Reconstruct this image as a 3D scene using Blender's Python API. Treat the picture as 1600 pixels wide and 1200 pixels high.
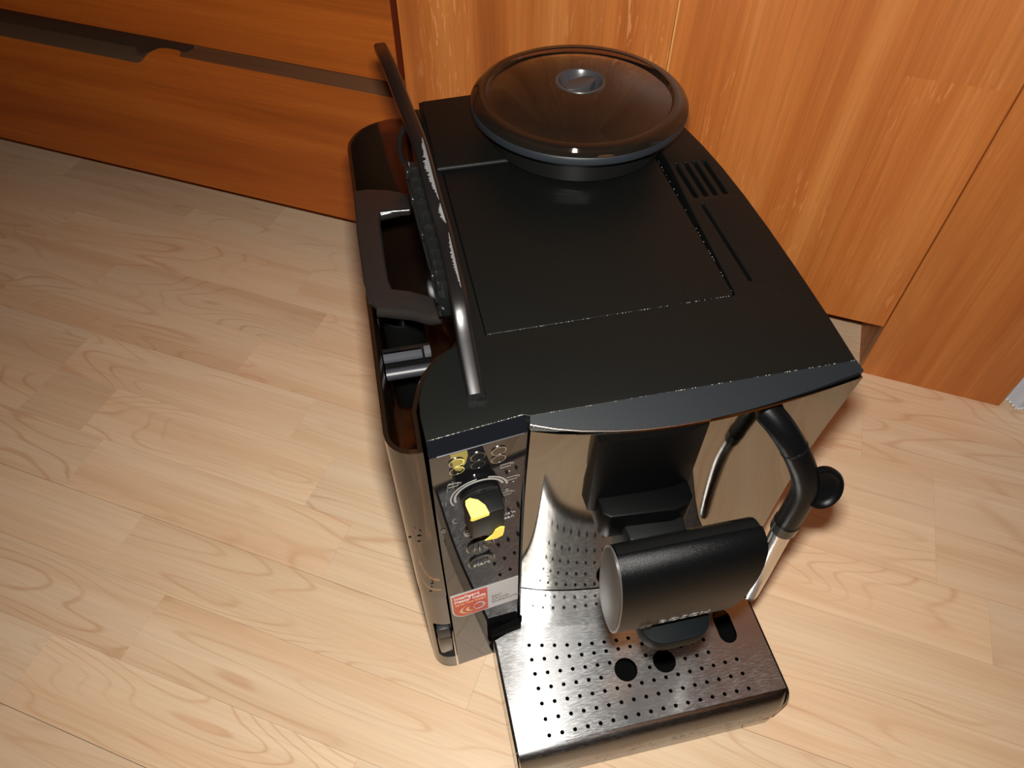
import bpy, bmesh, math, random
from mathutils import Vector, Matrix
random.seed(7)
for o in list(bpy.data.objects): bpy.data.objects.remove(o)
SC = bpy.context.scene
COL = SC.collection
PI = math.pi
TH = math.radians(-31.7675)          # direction of the furniture and the floor boards against the machine

# ------------------------------------------------------------------ camera, world, flash, exposure
cam_d = bpy.data.cameras.new('camera'); cam = bpy.data.objects.new('camera', cam_d); COL.objects.link(cam)
r_ = Vector((0.97724938, -0.2120495, 0.00431967)); u_ = Vector((0.1605648, 0.75297742, 0.63815668)); f_ = Vector((0.13857342, 0.62294464, -0.7698944))
M = Matrix((( r_.x, u_.x, -f_.x, -0.00275), (r_.y, u_.y, -f_.y, -0.21918), (r_.z, u_.z, -f_.z, 0.64975), (0, 0, 0, 1)))
cam.matrix_world = M
cam_d.sensor_width = 36; cam_d.lens = 1114.38 / 1600 * 36; cam_d.clip_start = 0.01
SC.camera = cam

w = bpy.data.worlds.new('room'); SC.world = w; w.use_nodes = True
w.node_tree.nodes['Background'].inputs[0].default_value = (1.0, 0.42, 0.18, 1)
w.node_tree.nodes['Background'].inputs[1].default_value = 0.035

fl = bpy.data.lights.new('camera_flash', 'AREA'); fl.shape = 'RECTANGLE'; fl.size = 0.026; fl.size_y = 0.014
fl.energy = 5.9; fl.color = (1.0, 0.97, 0.91)
flo = bpy.data.objects.new('camera_flash', fl); COL.objects.link(flo)
FLASH = Vector((0.006, -0.195, 0.672))
flo.location = FLASH
flo.rotation_euler = (Vector((0.13, 0.20, 0.12)) - FLASH).to_track_quat('-Z', 'Y').to_euler()

fill = bpy.data.lights.new('added_warm_fill', 'AREA'); fill.shape = 'DISK'; fill.size = 0.5  # added warm fill, stands for flash light bounced off the oak
fill.energy = 1.0; fill.color = (1.0, 0.42, 0.16)
lo = bpy.data.objects.new('added_warm_fill', fill); COL.objects.link(lo); lo.location = (0.7, -0.9, 2.3)
lo.rotation_euler = (Vector((0.1, 0.1, 0)) - lo.location).to_track_quat('-Z', 'Y').to_euler()

SC.view_settings.view_transform = 'Standard'; SC.view_settings.look = 'None'
SC.view_settings.gamma = 1; SC.view_settings.use_curve_mapping = False
SC.view_settings.exposure = 0.0

# ------------------------------------------------------------------ materials
def srgb(r, g, b):
    f = lambda c: (c/255/12.92) if c/255 <= .04045 else ((c/255+.055)/1.055)**2.4
    return (f(r), f(g), f(b), 1)
def mat(name):
    m = bpy.data.materials.new(name); m.use_nodes = True
    nt = m.node_tree; return m, nt, nt.nodes['Principled BSDF']
def N(nt, t, **k):
    n = nt.nodes.new(t)
    for a, v in k.items(): setattr(n, a, v)
    return n
def plain(name, col, rough=.5, metal=0, ior=1.5, bump=0, bscale=800, coat=0, spec=None):
    m, nt, b = mat(name)
    b.inputs['Base Color'].default_value = col; b.inputs['Roughness'].default_value = rough
    b.inputs['Metallic'].default_value = metal; b.inputs['IOR'].default_value = ior
    b.inputs['Coat Weight'].default_value = coat
    if spec is not None: b.inputs['Specular IOR Level'].default_value = spec
    if bump:
        tc = N(nt, 'ShaderNodeTexCoord'); no = N(nt, 'ShaderNodeTexNoise'); no.inputs['Scale'].default_value = bscale; no.inputs['Detail'].default_value = 3
        nt.links.new(tc.outputs['Object'], no.inputs['Vector'])
        bp = N(nt, 'ShaderNodeBump'); bp.inputs['Strength'].default_value = bump; bp.inputs['Distance'].default_value = .0004
        nt.links.new(no.outputs['Fac'], bp.inputs['Height']); nt.links.new(bp.outputs[0], b.inputs['Normal'])
    return m
def ramp(nt, pts):
    r = N(nt, 'ShaderNodeValToRGB'); e = r.color_ramp.elements
    while len(e) > 1: e.remove(e[-1])
    e[0].position = pts[0][0]; e[0].color = pts[0][1]
    for p, c in pts[1:]:
        x = e.new(p); x.color = c
    return r
def mapping(nt, scale, rot=(0, 0, 0), loc=None):
    tc = N(nt, 'ShaderNodeTexCoord'); mp = N(nt, 'ShaderNodeMapping')
    mp.inputs['Scale'].default_value = scale; mp.inputs['Rotation'].default_value = rot
    nt.links.new(tc.outputs['Object'], mp.inputs['Vector'])
    return mp
def mixc(nt, fac, a, b, mode='MIX'):
    x = N(nt, 'ShaderNodeMix', data_type='RGBA', blend_type=mode)
    for s, v in ((0, fac), (6, a), (7, b)):
        if hasattr(v, 'is_output'): nt.links.new(v, x.inputs[s])
        else: x.inputs[s].default_value = v
    return x.outputs[2]
def math_(nt, op, a, b=None):
    x = N(nt, 'ShaderNodeMath', operation=op)
    for s, v in ((0, a), (1, b)):
        if v is None: continue
        if hasattr(v, 'is_output'): nt.links.new(v, x.inputs[s])
        else: x.inputs[s].default_value = v
    return x.outputs[0]
def wood(name, c_lo, c_mid, c_hi, axis, rough, figure=1.0, fleck=0.0, ring=60., tone=.25, line=.35, coat=.0, finec=1., dark=None, thin=7.):
    """long grain along `axis` (0=x, 2=z); every piece gets its own patch of the figure and its own tone"""
    m, nt, b = mat(name); L = nt.links.new
    tc = N(nt, 'ShaderNodeTexCoord'); oi = N(nt, 'ShaderNodeObjectInfo')
    off = N(nt, 'ShaderNodeVectorMath', operation='SCALE'); off.inputs[0].default_value = (7.3, 5.1, 3.7)
    L(oi.outputs['Random'], off.inputs['Scale'])
    add = N(nt, 'ShaderNodeVectorMath', operation='ADD'); L(tc.outputs['Object'], add.inputs[0]); L(off.outputs[0], add.inputs[1])
    def noise(sc, detail=4, dist=0., rough_=.55):
        mp = N(nt, 'ShaderNodeMapping'); mp.inputs['Scale'].default_value = sc; L(add.outputs[0], mp.inputs['Vector'])
        n = N(nt, 'ShaderNodeTexNoise'); n.inputs['Scale'].default_value = 1; n.inputs['Detail'].default_value = detail
        n.inputs['Distortion'].default_value = dist; n.inputs['Roughness'].default_value = rough_; L(mp.outputs[0], n.inputs['Vector']); return n.outputs['Fac']
    def sc(along, across):
        v = [across]*3; v[axis] = along; return v
    big = noise(sc(1.6, 9), 2, .4)
    rings = math_(nt, 'SINE', math_(nt, 'MULTIPLY', big, ring))
    rings = math_(nt, 'POWER', math_(nt, 'ABSOLUTE', rings), thin)
    gate = noise(sc(3, 14), 2)
    gate = ramp_o = ramp(nt, [(.42, (0, 0, 0, 1)), (.62, (1, 1, 1, 1))]); L(noise(sc(3, 14), 2), gate.inputs[0])
    fig = math_(nt, 'MULTIPLY', rings, gate.outputs[0])
    fine = noise(sc(9, 420), 4, .1, .65)
    broad = noise(sc(1.2, 26), 3, .3)
    r = ramp(nt, [(.30, c_lo), (.5, c_mid), (.70, c_hi)]); L(broad, r.inputs[0])
    col = mixc(nt, math_(nt, 'MULTIPLY', fig, line*figure), r.outputs[0], dark or c_lo)
    fr = ramp(nt, [(.35, (1-.12*finec,)*3+(1,)), (.65, (1+.05*finec,)*3+(1,))]); L(fine, fr.inputs[0])
    col = mixc(nt, 1.0, col, fr.outputs[0], 'MULTIPLY')
    tn = ramp(nt, [(0, (1-tone, 1-tone*1.12, 1-tone*1.3, 1)), (.5, (1, .985, .965, 1)), (1, (1.07, 1.05, 1.03, 1))]); L(oi.outputs['Random'], tn.inputs[0])
    col = mixc(nt, 1.0, col, tn.outputs[0], 'MULTIPLY')
    if fleck:
        f1 = noise(sc(22, 170), 2, 1.6); f2 = noise(sc(2.5, 7), 1)
        g1 = ramp(nt, [(.60, (0, 0, 0, 1)), (.66, (1, 1, 1, 1))]); L(f1, g1.inputs[0])
        g2 = ramp(nt, [(.50, (0, 0, 0, 1)), (.60, (1, 1, 1, 1))]); L(f2, g2.inputs[0])
        col = mixc(nt, math_(nt, 'MULTIPLY', math_(nt, 'MULTIPLY', g1.outputs[0], g2.outputs[0]), fleck), col, (c_hi[0]*1.45, c_hi[1]*1.8, c_hi[2]*3.2, 1))
    L(col, b.inputs['Base Color'])
    rr = math_(nt, 'ADD', math_(nt, 'MULTIPLY', fine, .10), rough-.05); L(rr, b.inputs['Roughness'])
    bp = N(nt, 'ShaderNodeBump'); bp.inputs['Strength'].default_value = .12; bp.inputs['Distance'].default_value = .0004
    L(fine, bp.inputs['Height']); L(bp.outputs[0], b.inputs['Normal'])
    b.inputs['Coat Weight'].default_value = coat; b.inputs['Coat Roughness'].default_value = .25
    return m
def metal(name, col, rough, aniso=0, tangent=None, scratch=.0, brush=None, worn=0.):
    m, nt, b = mat(name); L = nt.links.new
    b.inputs['Metallic'].default_value = 1; b.inputs['Base Color'].default_value = col
    b.inputs['Anisotropic'].default_value = aniso
    if tangent:
        c = N(nt, 'ShaderNodeCombineXYZ')
        for i in range(3): c.inputs[i].default_value = tangent[i]
        L(c.outputs[0], b.inputs['Tangent'])
    h = None; rv = None
    if scratch:
        acc = None
        for i, ang in enumerate((.15, .62, 1.0, -.5)):
            mp = mapping(nt, (110, 3600, 110), (0, 0, ang), None)
            mp.vector_type = 'TEXTURE' if False else 'POINT'
            n = N(nt, 'ShaderNodeTexNoise'); n.inputs['Scale'].default_value = 1; n.inputs['Detail'].default_value = 1; L(mp.outputs[0], n.inputs['Vector'])
            g = ramp(nt, [(.63, (0, 0, 0, 1)), (.70, (1, 1, 1, 1))]); L(n.outputs['Fac'], g.inputs[0])
            acc = g.outputs[0] if acc is None else math_(nt, 'MAXIMUM', acc, g.outputs[0])
        tcn = mapping(nt, (16, 16, 16)); nn = N(nt, 'ShaderNodeTexNoise'); nn.inputs['Scale'].default_value = 1; L(tcn.outputs[0], nn.inputs['Vector'])
        gg = ramp(nt, [(.35, (0, 0, 0, 1)), (.6, (1, 1, 1, 1))]); L(nn.outputs['Fac'], gg.inputs[0])
        acc = math_(nt, 'MULTIPLY', acc, gg.outputs[0])
        rv = math_(nt, 'ADD', math_(nt, 'MULTIPLY', acc, scratch), rough); L(rv, b.inputs['Roughness'])
        bp = N(nt, 'ShaderNodeBump'); bp.inputs['Strength'].default_value = min(.3, scratch*.45); bp.inputs['Distance'].default_value = .0003
        L(acc, bp.inputs['Height']); h = bp
    else: b.inputs['Roughness'].default_value = rough
    if brush:
        mp = mapping(nt, brush); n = N(nt, 'ShaderNodeTexNoise'); n.inputs['Scale'].default_value = 1; n.inputs['Detail'].default_value = 3; L(mp.outputs[0], n.inputs['Vector'])
        bp2 = N(nt, 'ShaderNodeBump'); bp2.inputs['Strength'].default_value = .05; bp2.inputs['Distance'].default_value = .0003; L(n.outputs['Fac'], bp2.inputs['Height'])
        if h: L(h.outputs[0], bp2.inputs['Normal'])
        h = bp2
    if h: L(h.outputs[0], b.inputs['Normal'])
    if worn:
        # the fine hairline wear scatters light in every direction
        b2 = N(nt, 'ShaderNodeBsdfPrincipled'); b2.inputs['Metallic'].default_value = 1; b2.inputs['Base Color'].default_value = col; b2.inputs['Roughness'].default_value = .52
        x = N(nt, 'ShaderNodeMixShader'); fac = math_(nt, 'MULTIPLY', math_(nt, 'ADD', math_(nt, 'MULTIPLY', acc, 1.6), .55), worn)
        L(fac, x.inputs[0]); L(b.outputs[0], x.inputs[1]); L(b2.outputs[0], x.inputs[2]); L(x.outputs[0], nt.nodes['Material Output'].inputs['Surface'])
    return m
def smoke(name, tint, gloss_col, alpha, rough=.06, ior=1.5):
    """tinted see-through plastic"""
    m, nt, b = mat(name); L = nt.links.new
    nt.nodes.remove(b)
    d = N(nt, 'ShaderNodeBsdfDiffuse'); d.inputs['Color'].default_value = gloss_col
    t = N(nt, 'ShaderNodeBsdfTransparent'); t.inputs[0].default_value = tint
    g = N(nt, 'ShaderNodeBsdfGlossy'); g.inputs['Roughness'].default_value = rough; g.inputs['Color'].default_value = (1, 1, 1, 1)
    f = N(nt, 'ShaderNodeFresnel'); f.inputs['IOR'].default_value = ior
    x = N(nt, 'ShaderNodeMixShader'); x.inputs[0].default_value = alpha
    L(t.outputs[0], x.inputs[1]); L(d.outputs[0], x.inputs[2])
    y = N(nt, 'ShaderNodeMixShader'); L(f.outputs[0], y.inputs[0]); L(x.outputs[0], y.inputs[1]); L(g.outputs[0], y.inputs[2])
    L(y.outputs[0], nt.nodes['Material Output'].inputs['Surface'])
    return m

M_MAPLE = wood('maple_laminate', srgb(220, 184, 148), srgb(229, 199, 165), srgb(233, 207, 176), 0, .40, figure=.8, ring=75., tone=.055, line=.60, finec=.6, dark=srgb(196, 146, 104), thin=26.)
M_OAKV = wood('oiled_oak_upright_grain', srgb(164, 88, 34), srgb(187, 108, 46), srgb(203, 128, 64), 2, .45, figure=.35, fleck=.42, ring=70, tone=.10)
M_OAKH = wood('oiled_oak_level_grain', srgb(148, 72, 14), srgb(172, 88, 22), srgb(184, 102, 32), 0, .45, figure=.6, ring=60, tone=.06)
M_EDGE = wood('greyed_oak_edge', srgb(88, 52, 26), srgb(104, 66, 36), srgb(116, 78, 46), 0, .6, ring=60, tone=.05)
M_SIDESHADE = plain('painted_side_shade', srgb(92, 34, 8), .7, spec=.2)  # dark brown that paints the shade between chest and door
M_GROOVE = plain('dark_joint', srgb(70, 40, 18), .8)
M_BLACK = plain('black_satin_plastic', (.0020, .0022, .0025, 1), .32, bump=.25, bscale=2500, spec=.15)
M_TOP = plain('black_matt_top_plastic', (.0032, .0038, .0034, 1), .46, bump=.35, bscale=2600, spec=.17)
M_LIP = plain('black_front_edge_plastic', (.0085, .0105, .0125, 1), .42, bump=.2, bscale=2600, spec=.28)
M_GLOSSBEV = plain('black_gloss_edge', (.003, .0036, .005, 1), .2, spec=.3)
M_PANEL = plain('black_glass_panel', (.006, .006, .007, 1), .03, ior=1.58)
M_PIANO = plain('black_gloss_plastic', (.006, .006, .006, 1), .09, ior=1.6)
M_TANKB = plain('smoky_gloss_plastic_lower', (.024, .020, .017, 1), .16, ior=1.75)
M_TANK = smoke('smoky_tank_plastic', (.80, .58, .40, 1), (.026, .014, .008, 1), .27, .07, 1.7)
M_HANDLE = smoke('smoky_grey_handle_plastic', (.2, .17, .15, 1), (.014, .012, .011, 1), .85, .16, 1.45)
M_CLIP = smoke('clear_grey_rib_plastic', (.5, .5, .5, 1), (.010, .0105, .0105, 1), .6, .10, 1.5)
M_SMOKE = smoke('smoky_lid_plastic', (.80, .68, .58, 1), (.020, .016, .013, 1), .32, .05, 1.55)
M_RUBBER = plain('grey_rubber_ring', (.012, .015, .019, 1), .45, spec=.3)
M_KNOBG = plain('grey_metallic_plastic', (.05, .05, .055, 1), .28, metal=.3)
M_HOLE = plain('dark_inside', (.002, .002, .002, 1), .8, spec=.05)
M_SHADE = plain('black_plastic_painted_shade', (.0014, .0015, .0016, 1), .42, spec=.06)  # darker copy of the black, shade under the lip put into its colour
M_COVER = plain('black_fine_textured_metal_paint', (.0020, .0023, .0026, 1), .30, bump=.45, bscale=3200, spec=.22)
M_CAP = plain('grey_end_cap_paint', (.06, .058, .055, 1), .42, metal=.5, bump=.15, bscale=2500)
M_TONGUE = plain('dark_grey_soft_plastic', (.0042, .0058, .0066, 1), .5, bump=.3, bscale=3000, spec=.06)
M_CHROME = plain('bright_ring', (.62, .62, .60, 1), .22, metal=1)
M_PRINT = plain('pale_grey_print', (.30, .29, .27, 1), .5)
M_PRINTD = plain('dim_grey_print', (.16, .155, .14, 1), .5)
M_YELLOW = plain('yellow_tape', srgb(248, 222, 92), .55)
M_RED = plain('red_sticker', srgb(196, 62, 44), .35)
M_SILVER = plain('silver_sticker', (.50, .50, .50, 1), .3, metal=.25)
M_WHITEP = plain('white_print', (.80, .78, .76, 1), .5)
M_GOLD = plain('pale_gold_print', srgb(228, 190, 140), .4)
M_TEXTD = plain('grey_small_print', (.14, .13, .13, 1), .5)
M_TRAY = metal('brushed_steel_tray', (.52, .52, .525, 1), .18, aniso=.93, tangent=(.35, .937, 0), scratch=.10, worn=.30)
M_WALLS = metal('polished_steel_front', (.20, .19, .172, 1), .05)
M_KICK = metal('brushed_steel_kick', (.55, .55, .54, 1), .07)
M_ALU = metal('steel_pipe', (.60, .58, .55, 1), .2)
M_PULL = metal('dull_handle_metal', (.30, .27, .24, 1), .38)
M_WORN = plain('worn_grey_scuff', (.10, .10, .10, 1), .6)
M_WALLW = plain('white_wall_paint', srgb(226, 222, 214), .8)
M_CLOTH = plain('pale_grey_cloth', srgb(196, 204, 216), .85, bump=.5, bscale=900)
M_DUST = plain('dust_specks', (.30, .29, .26, 1), .8)

# ------------------------------------------------------------------ helpers
def empty(name, loc, rz=0):
    o = bpy.data.objects.new(name, None); COL.objects.link(o); o.location = loc; o.rotation_euler = (0, 0, rz); o.empty_display_size = .02
    return o
def tag(o, label=None, cat=None, group=None, kind=None):
    for k, v in (('label', label), ('category', cat), ('group', group), ('kind', kind)):
        if v: o[k] = v
    return o
def root_of(p):
    l = Vector((0, 0, 0))
    while p is not None: l += p.location; p = p.parent
    return l
def link(name, me, mt, parent=None, smooth=False, auto=None):
    """mesh data is given in the thing's frame without its base offset; the object's location takes the offset back"""
    o = bpy.data.objects.new(name, me); COL.objects.link(o)
    if mt: me.materials.append(mt)
    if parent is not None:
        o.parent = parent; o.location = -root_of(parent)
    if smooth:
        for p_ in me.polygons: p_.use_smooth = True
    if auto is not None:
        me.set_sharp_from_angle(angle=math.radians(auto))
    return o
def mesh(name, vs, fs, mt, parent=None, smooth=False, auto=None, bevel=0, seg=2):
    bm = bmesh.new(); vv = [bm.verts.new(v) for v in vs]
    for f in fs:
        try: bm.faces.new([vv[i] for i in f])
        except ValueError: pass
    bmesh.ops.recalc_face_normals(bm, faces=bm.faces)
    if bevel: bevel_bm(bm, bevel, seg)
    me = bpy.data.meshes.new(name); bm.to_mesh(me); bm.free()
    return link(name, me, mt, parent, smooth or bool(bevel), auto if auto is not None else (35 if (bevel or smooth) else None))
def bevel_bm(bm, w_, seg=2, ang=30):
    es = [e for e in bm.edges if len(e.link_faces) == 2 and e.calc_face_angle(0) > math.radians(ang)]
    bmesh.ops.bevel(bm, geom=es, offset=w_, segments=seg, affect='EDGES', profile=.5, clamp_overlap=True)
def box(name, lo_, hi_, mt, parent=None, bevel=0, seg=2):
    x0, y0, z0 = lo_; x1, y1, z1 = hi_
    vs = [(x, y, z) for z in (z0, z1) for y in (y0, y1) for x in (x0, x1)]
    fs = [(0, 1, 3, 2), (4, 6, 7, 5), (0, 4, 5, 1), (2, 3, 7, 6), (0, 2, 6, 4), (1, 5, 7, 3)]
    return mesh(name, vs, fs, mt, parent, bevel=bevel, seg=seg)
def prism(name, pts, z0, z1, mt, parent=None, bevel=0, seg=2, axis='z', auto=35):
    """outline in two axes, extruded along the third"""
    n = len(pts)
    if axis == 'z': a = [(x, y, z0) for x, y in pts]; b_ = [(x, y, z1) for x, y in pts]
    elif axis == 'x': a = [(z0, x, y) for x, y in pts]; b_ = [(z1, x, y) for x, y in pts]
    else: a = [(x, z0, y) for x, y in pts]; b_ = [(x, z1, y) for x, y in pts]
    fs = [tuple(range(n)), tuple(range(2*n-1, n-1, -1))] + [(i, (i+1) % n, n+(i+1) % n, n+i) for i in range(n)]
    return mesh(name, a+b_, fs, mt, parent, smooth=True, auto=auto, bevel=bevel, seg=seg)
def tube(name, pts, rad, mt, parent=None, seg=16, caps=True):
    pts = [Vector(p_) for p_ in pts]; n = len(pts)
    if not hasattr(rad, '__len__'): rad = [rad]*n
    vs = []; fs = []; prev = None
    for i, p_ in enumerate(pts):
        t = (pts[min(i+1, n-1)]-pts[max(i-1, 0)]).normalized()
        if prev is None:
            a = t.orthogonal().normalized()
        else:
            a = (prev - t*prev.dot(t)).normalized()
        prev = a; b_ = t.cross(a)
        for k in range(seg):
            g = 2*PI*k/seg; vs.append(p_ + (a*math.cos(g)+b_*math.sin(g))*rad[i])
    for i in range(n-1):
        for k in range(seg): fs.append((i*seg+k, i*seg+(k+1) % seg, (i+1)*seg+(k+1) % seg, (i+1)*seg+k))
    if caps: fs += [tuple(range(seg)), tuple(range((n-1)*seg, n*seg))]
    return mesh(name, vs, fs, mt, parent, smooth=True, auto=50)
def smooth_path(pts, n=6):
    """Catmull-Rom through the points"""
    P = [Vector(p_) for p_ in pts]; P = [P[0]*2-P[1]] + P + [P[-1]*2-P[-2]]; out = []
    for i in range(1, len(P)-2):
        for k in range(n):
            t = k/n; a, b_, c, d = P[i-1:i+3]
            out.append(.5*((2*b_)+(c-a)*t+(2*a-5*b_+4*c-d)*t*t+(3*b_-a-3*c+d)*t**3))
    out.append(P[-2]); return out
def sp2(pts, n=5): return [(v.x, v.y) for v in smooth_path([(x, y, 0) for x, y in pts], n)]
def lathe(name, prof, c, mt, parent=None, seg=64, auto=40):
    vs = []; fs = []; n = len(prof)
    for k in range(seg):
        g = 2*PI*k/seg
        for r, z in prof: vs.append((c[0]+r*math.cos(g), c[1]+r*math.sin(g), z))
    for k in range(seg):
        for i in range(n-1):
            fs.append((k*n+i, ((k+1) % seg)*n+i, ((k+1) % seg)*n+i+1, k*n+i+1))
    bm = bmesh.new(); vv = [bm.verts.new(v) for v in vs]
    for f in fs: bm.faces.new([vv[i] for i in f])
    bmesh.ops.remove_doubles(bm, verts=bm.verts, dist=1e-6)
    bmesh.ops.recalc_face_normals(bm, faces=bm.faces)
    me = bpy.data.meshes.new(name); bm.to_mesh(me); bm.free()
    return link(name, me, mt, parent, True, auto)
def plate(name, outer, holes, z0, z1, mt, parent=None, bev=0., transform=None, res=3):
    """flat plate with real holes: a filled 2-D curve, extruded"""
    cu = bpy.data.curves.new(name, 'CURVE'); cu.dimensions = '2D'; cu.fill_mode = 'BOTH'
    for ring in [outer]+holes:
        s = cu.splines.new('POLY'); s.points.add(len(ring)-1); s.use_cyclic_u = True
        for i, (x, y) in enumerate(ring): s.points[i].co = (x, y, 0, 1)
    cu.extrude = (z1-z0)/2-bev; cu.bevel_depth = bev; cu.bevel_resolution = res if bev else 0; cu.offset = -bev
    tmp = bpy.data.objects.new('tmp', cu); COL.objects.link(tmp)
    dg = bpy.context.evaluated_depsgraph_get(); me = bpy.data.meshes.new_from_object(tmp.evaluated_get(dg))
    bpy.data.objects.remove(tmp); me.name = name
    zc = (z0+z1)/2
    for v in me.vertices:
        co = Vector((v.co.x, v.co.y, v.co.z+zc)); v.co = transform(co) if transform else co
    bm = bmesh.new(); bm.from_mesh(me); bmesh.ops.remove_doubles(bm, verts=bm.verts, dist=1e-6); bmesh.ops.recalc_face_normals(bm, faces=bm.faces); bm.to_mesh(me); bm.free()
    me.materials.clear()
    return link(name, me, mt, parent, True, 35)
def circ(cx, cy, r, n=16, ry=None): return [(cx+r*math.cos(2*PI*k/n), cy+(ry or r)*math.sin(2*PI*k/n)) for k in range(n)]
def rrect(x0, y0, x1, y1, r, n=5):
    out = []
    for cx, cy, a0 in ((x1-r, y1-r, 0), (x0+r, y1-r, PI/2), (x0+r, y0+r, PI), (x1-r, y0+r, 1.5*PI)):
        out += [(cx+r*math.cos(a0+PI/2*k/n), cy+r*math.sin(a0+PI/2*k/n)) for k in range(n+1)]
    return out
def text_mesh(s, size, transform, name, mt, parent, align='LEFT', squash=1., bold=.0, depth=.00012):
    cu = bpy.data.curves.new(name, 'FONT'); cu.body = s; cu.size = size; cu.align_x = align; cu.extrude = depth; cu.offset = bold; cu.resolution_u = 3
    tmp = bpy.data.objects.new('tmp', cu); COL.objects.link(tmp)
    dg = bpy.context.evaluated_depsgraph_get(); me = bpy.data.meshes.new_from_object(tmp.evaluated_get(dg)); bpy.data.objects.remove(tmp)
    for v in me.vertices: v.co = transform(v.co.x*squash, v.co.y, v.co.z)
    me.materials.clear(); me.name = name
    return link(name, me, mt, parent)
def cut(o, cutters):
    for c in cutters:
        md = o.modifiers.new('b', 'BOOLEAN'); md.object = c; md.operation = 'DIFFERENCE'; md.solver = 'EXACT'
    dg = bpy.context.evaluated_depsgraph_get(); me = bpy.data.meshes.new_from_object(o.evaluated_get(dg))
    o.modifiers.clear(); old = o.data; me.name = old.name; o.data = me
    me.set_sharp_from_angle(angle=math.radians(35))
    for c in cutters: bpy.data.objects.remove(c)

# ------------------------------------------------------------------ setting: floor of strip boards
PITCH = .0645; N0 = -.164
floor = empty('floor', (0, 0, 0), TH); tag(floor, 'pale maple strip floor running under the oak furniture', None, None, 'structure')
box('underlay', (-1.75, -1.0, -.016), (1.55, 1.75, -.0125), M_GROOVE, floor)
JOINTS = {0: [-.70, -.36, -.05, .30], 1: [-.287, .12, .52], 2: [-.361, .02, .40], 3: [-.156, .22, .60], 4: [-.585, -.497, -.212, .20], 5: [-.585, -.271, .15, .45],
          6: [-.381, -.02, .404], 7: [-.645, -.327, .05, .404], 8: [-.385, .0, .33], 9: [-.620, -.18, .21]}
plank_cache = {}
for i in range(-10, 19):
    n0 = N0+i*PITCH; n1 = n0+PITCH
    js = list(JOINTS.get(i, []))
    if not js: js = [random.uniform(-.4, .0)]
    a = min(js)
    while a > -1.7: a -= random.uniform(.26, .40); js.append(a)
    a = max(js)
    while a < 1.5: a += random.uniform(.26, .40); js.append(a)
    js = sorted(js); js = [max(-1.7, min(1.5, j)) for j in js]; js = sorted(set(js))
    seam = (i % 3 == 0)
    for a, b_ in zip(js[:-1], js[1:]):
        if b_-a < .02: continue
        ga = .00030 if (seam) else .00008
        gj = .0003 if (i in (3, 4, 5) and abs(a+.36) < .03) else .00006
        box('plank', (a+gj, n0+ga, -.012), (b_-.00006, n1-.00008, 0), M_MAPLE, floor)
# thin dark board joints between every third strip sit in the open seam

# ------------------------------------------------------------------ setting: wall behind the furniture
wl = empty('wall_back', (0, 0, 0), TH); tag(wl, 'plain white wall behind the oak wardrobe', None, None, 'structure')
box('plaster', (-1.75, 1.05, 0), (1.55, 1.13, 2.3), M_WALLW, wl)

# ------------------------------------------------------------------ wardrobe (doors, side panel) and drawer chest
DP = .4794; CPL = .4680
war = empty('wardrobe', (0, 0, 0), TH)
tag(war, 'orange oiled oak wardrobe with upright-grain doors behind the coffee machine', 'wardrobe')
def staved(name, x0, x1, z0, z1, y0, parent, cuts, splits={}):
    d = box(name, (x0, y0+.0035, z0), (x1, y0+.022, z1), M_OAKV, parent)
    xs = [x0]+cuts+[x1]
    for k, (a, b_) in enumerate(zip(xs[:-1], xs[1:])):
        zz = [z0]+splits.get(k, [])+[z1]
        for c, e in zip(zz[:-1], zz[1:]):
            g = .00005
            s = box('stave', (a+(0 if k == 0 else g), y0, c), (b_-(0 if k == len(xs)-2 else g), y0+.0035, e), M_OAKV, None)
            s.parent = d; s.location = -(d.location)
    return d
d1 = staved('door', -.2445, .0318, .0772, 1.95, DP, war, [-.165, -.10, -.032], {1: [.62], 2: [.50]})
d2 = staved('door', .0342, .3205, .0772, 1.95, DP, war, [.095, .165, .232], {0: [.75], 1: [.55], 3: [.3515]})
box('door_edge', (.0322, DP+.0008, .0772), (.0340, DP+.02, 1.95), plain('pale_door_edge', srgb(214, 150, 84), .5), war)
sp = box('side_panel', (.3222, DP+.0002, 0), (.4775, DP+.024, 2.0), M_OAKV, war, bevel=.0006)
box('return_panel', (.3222, DP+.024, 0), (.3422, DP+.50, 2.0), M_OAKV, war)
box('end_panel', (.4575, DP+.024, 0), (.4775, DP+.50, 2.0), M_OAKV, war)
box('back_panel', (-.2445, DP+.485, .0), (.3222, DP+.50, 2.0), M_OAKV, war)
box('base_board', (-.2445, DP+.03, .0772), (.3222, DP+.485, .097), M_OAKV, war)
box('top_board', (-.2445, DP+.024, 1.96), (.4575, DP+.50, 2.0), M_OAKV, war)
box('left_panel', (-.2445, DP+.024, 0), (-.2265, DP+.485, 1.96), M_OAKV, war)

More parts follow.
